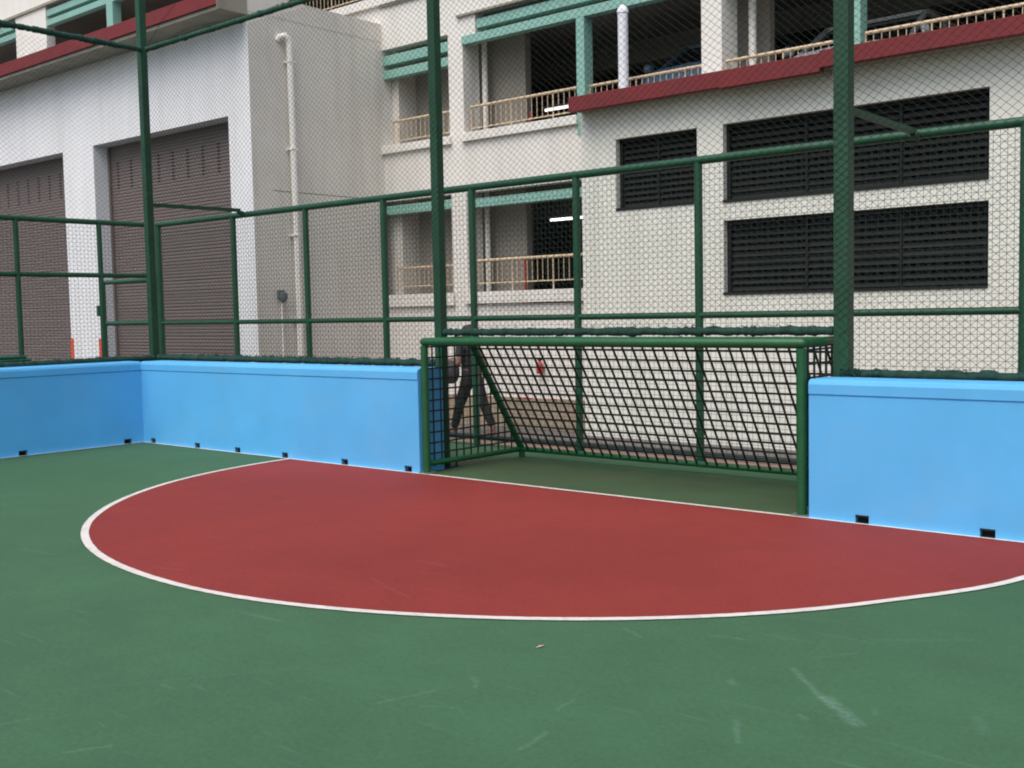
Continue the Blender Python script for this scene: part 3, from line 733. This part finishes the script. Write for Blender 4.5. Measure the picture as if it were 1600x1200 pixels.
legR = leg(1, q(.17,.08,.50), q(.36,.08,.14), (q(.34,.08,.075), q(.27,.08,.04)))
sh = spine[3]
def arm(sy, el, wr, hd): return [sh, (*q(-.05,sy*.17,1.36),.060), (*el,.042), (*wr,.028), (*hd,.033)]
aL = arm(-1, q(-.03,-.24,1.10), q(-.24,-.20,1.16), q(-.30,-.18,1.17)); aR = arm(1, q(.12,.22,1.12), q(.00,.20,.95), q(-.04,.19,.89))
fing = []
for hd, dirx, dz in ((aL[-1], -1, 0), (aR[-1], -.4, -1)):
    hx, hy, hz_ = hd[:3]; l = math.hypot(dirx, dz); dx, dz2 = dirx/l, dz/l
    for i in range(4):
        o = (i-1.5)*.019; ln = (.036,.042,.039,.030)[i]
        fing.append([hd, (hx+dx*.035, hy+o, hz_+dz2*.035, .010), (hx+dx*(.035+ln), hy+o*1.1, hz_+dz2*(.035+ln)-.008, .008), (hx+dx*(.035+ln*1.5), hy+o*1.1, hz_+dz2*(.035+ln*1.4)-.026, .007)])
    fing.append([hd, (hx+dx*.005, hy-.038, hz_+.015, .011), (hx+dx*.035, hy-.052, hz_+.022, .009)])
face = [[spine[6], (*q(-.158,0,1.60),.018)], [spine[6], (*q(-.128,0,1.545),.035)], [spine[6], (*q(-.065,-.083,1.605),.018)], [spine[6], (*q(-.065,.083,1.605),.018)]]
skin('body', [spine, legL, legR, aL, aR]+fing+face, M['skin'], pe, 2)
g_ = .014
def grow(ch, a, b, e=g_): return [(x,y,z,r+e) for x,y,z,r in ch[a:b]]
skin('trousers', [grow([pelvis,spine[1]],0,2,.012), grow(legL,0,4,.022), grow(legR,0,4,.022)], M['trouser'], pe, 2)
skin('shirt', [grow(spine,0,4,.020), [(*sh[:3],sh[3]+.02),(aL[1][0],aL[1][1],aL[1][2],.078),(aL[1][0]+.01,aL[1][1]-.05,aL[1][2]-.16,.062)], [(*sh[:3],sh[3]+.02),(aR[1][0],aR[1][1],aR[1][2],.078),(aR[1][0]+.08,aR[1][1]+.03,aR[1][2]-.14,.062)]], M['shirt'], pe, 2)
skin('hair', [[(*q(.0,0,1.38),.08),(*q(.02,0,1.46),.125),(*q(.01,0,1.56),.150),(*q(-.005,0,1.65),.145),(*q(-.02,0,1.71),.10)]], M['hair'], pe, 2)
for e in (-1,1): MB().tube([(*q(-.153,e*.034,1.625),),(*q(-.149,e*.034,1.625),)], .012, 10).build('eye', M['void'], pe)
MB().tube([q(-.159,-.022,1.562), q(-.163,0,1.560), q(-.159,.022,1.562)], .006, 6).build('mouth', M['redp'], pe)
for ank, toe in ((legL[3], legL[5]), (legR[3], legR[5])):
    skin('shoe', [[(ank[0]+.03,ank[1],toe[2]+.02,.045),(ank[0]-.03,ank[1],toe[2]+.015,.052),(toe[0]-.02,toe[1],toe[2]+.0,.040)]], M['shoe'], pe, 2)
adopt(pe)
bg = thing('shoulder_bag', (.45,4.93,.5), 'grey cloth bag held at the waist of the walking person', 'bag')
bb = MB(); 
for i in range(9):
    pass
rsb = [.05,.115,.135,.13,.10,.04]
bb.tube([(.50,4.90,.42),(.50,4.90,.47),(.51,4.90,.56),(.52,4.90,.66),(.53,4.91,.73),(.54,4.92,.77)], rsb, 12)
bb.build('bag_body', M['bag'], bg)
MB().tube([(.45,4.88,.74),(.40,4.93,.78),(.47,4.99,.80),(.58,5.0,.76)], .012, 6).build('strap', M['bag'], bg)
adopt(bg)

# ------------------------------------------------------------------ camera, world, sun
cam = bpy.data.cameras.new('Camera'); co = bpy.data.objects.new('Camera', cam); COL.objects.link(co)
rot = Matrix(((0.763068,-0.027842,0.645718),(0.646016,0.063353,-0.76069),(-0.019728,0.997603,0.066329)))
co.matrix_world = Matrix.Translation((11.977,-7.17,1.5)) @ rot.to_4x4()
cam.sensor_fit = 'HORIZONTAL'; cam.sensor_width = 36; cam.lens = 36*1706.286/1600; cam.clip_start = .05; cam.clip_end = 2000
SC.camera = co
EL, AZ = 60, 175
w = bpy.data.worlds.new('World'); SC.world = w; w.use_nodes = True; nt = w.node_tree; nt.nodes.clear()
o = nt.nodes.new('ShaderNodeOutputWorld'); bgd = nt.nodes.new('ShaderNodeBackground'); sky = nt.nodes.new('ShaderNodeTexSky')
sky.sky_type = 'NISHITA'; sky.sun_disc = False; sky.sun_elevation = R(EL); sky.sun_rotation = R(AZ); sky.air_density = 1.0; sky.dust_density = 4.0; sky.ozone_density = .6
nt.links.new(sky.outputs[0], bgd.inputs[0]); bgd.inputs[1].default_value = .14; nt.links.new(bgd.outputs[0], o.inputs[0])
sl = bpy.data.lights.new('Sun', 'SUN'); sl.energy = 1.5; sl.angle = R(60); sl.color = (1,.985,.965); so = bpy.data.objects.new('Sun', sl); COL.objects.link(so)
dv = Vector((math.sin(R(AZ))*math.cos(R(EL)), math.cos(R(AZ))*math.cos(R(EL)), math.sin(R(EL))))
so.rotation_euler = dv.to_track_quat('Z', 'Y').to_euler(); so.location = (0,-20,30)
vs = SC.view_settings; vs.view_transform = 'Standard'; vs.look = 'None'; vs.gamma = 1; vs.use_curve_mapping = False; vs.exposure = .36
SC.render.engine = 'CYCLES'; SC.cycles.pixel_filter_type = 'BLACKMAN_HARRIS'; SC.cycles.filter_width = 2.0
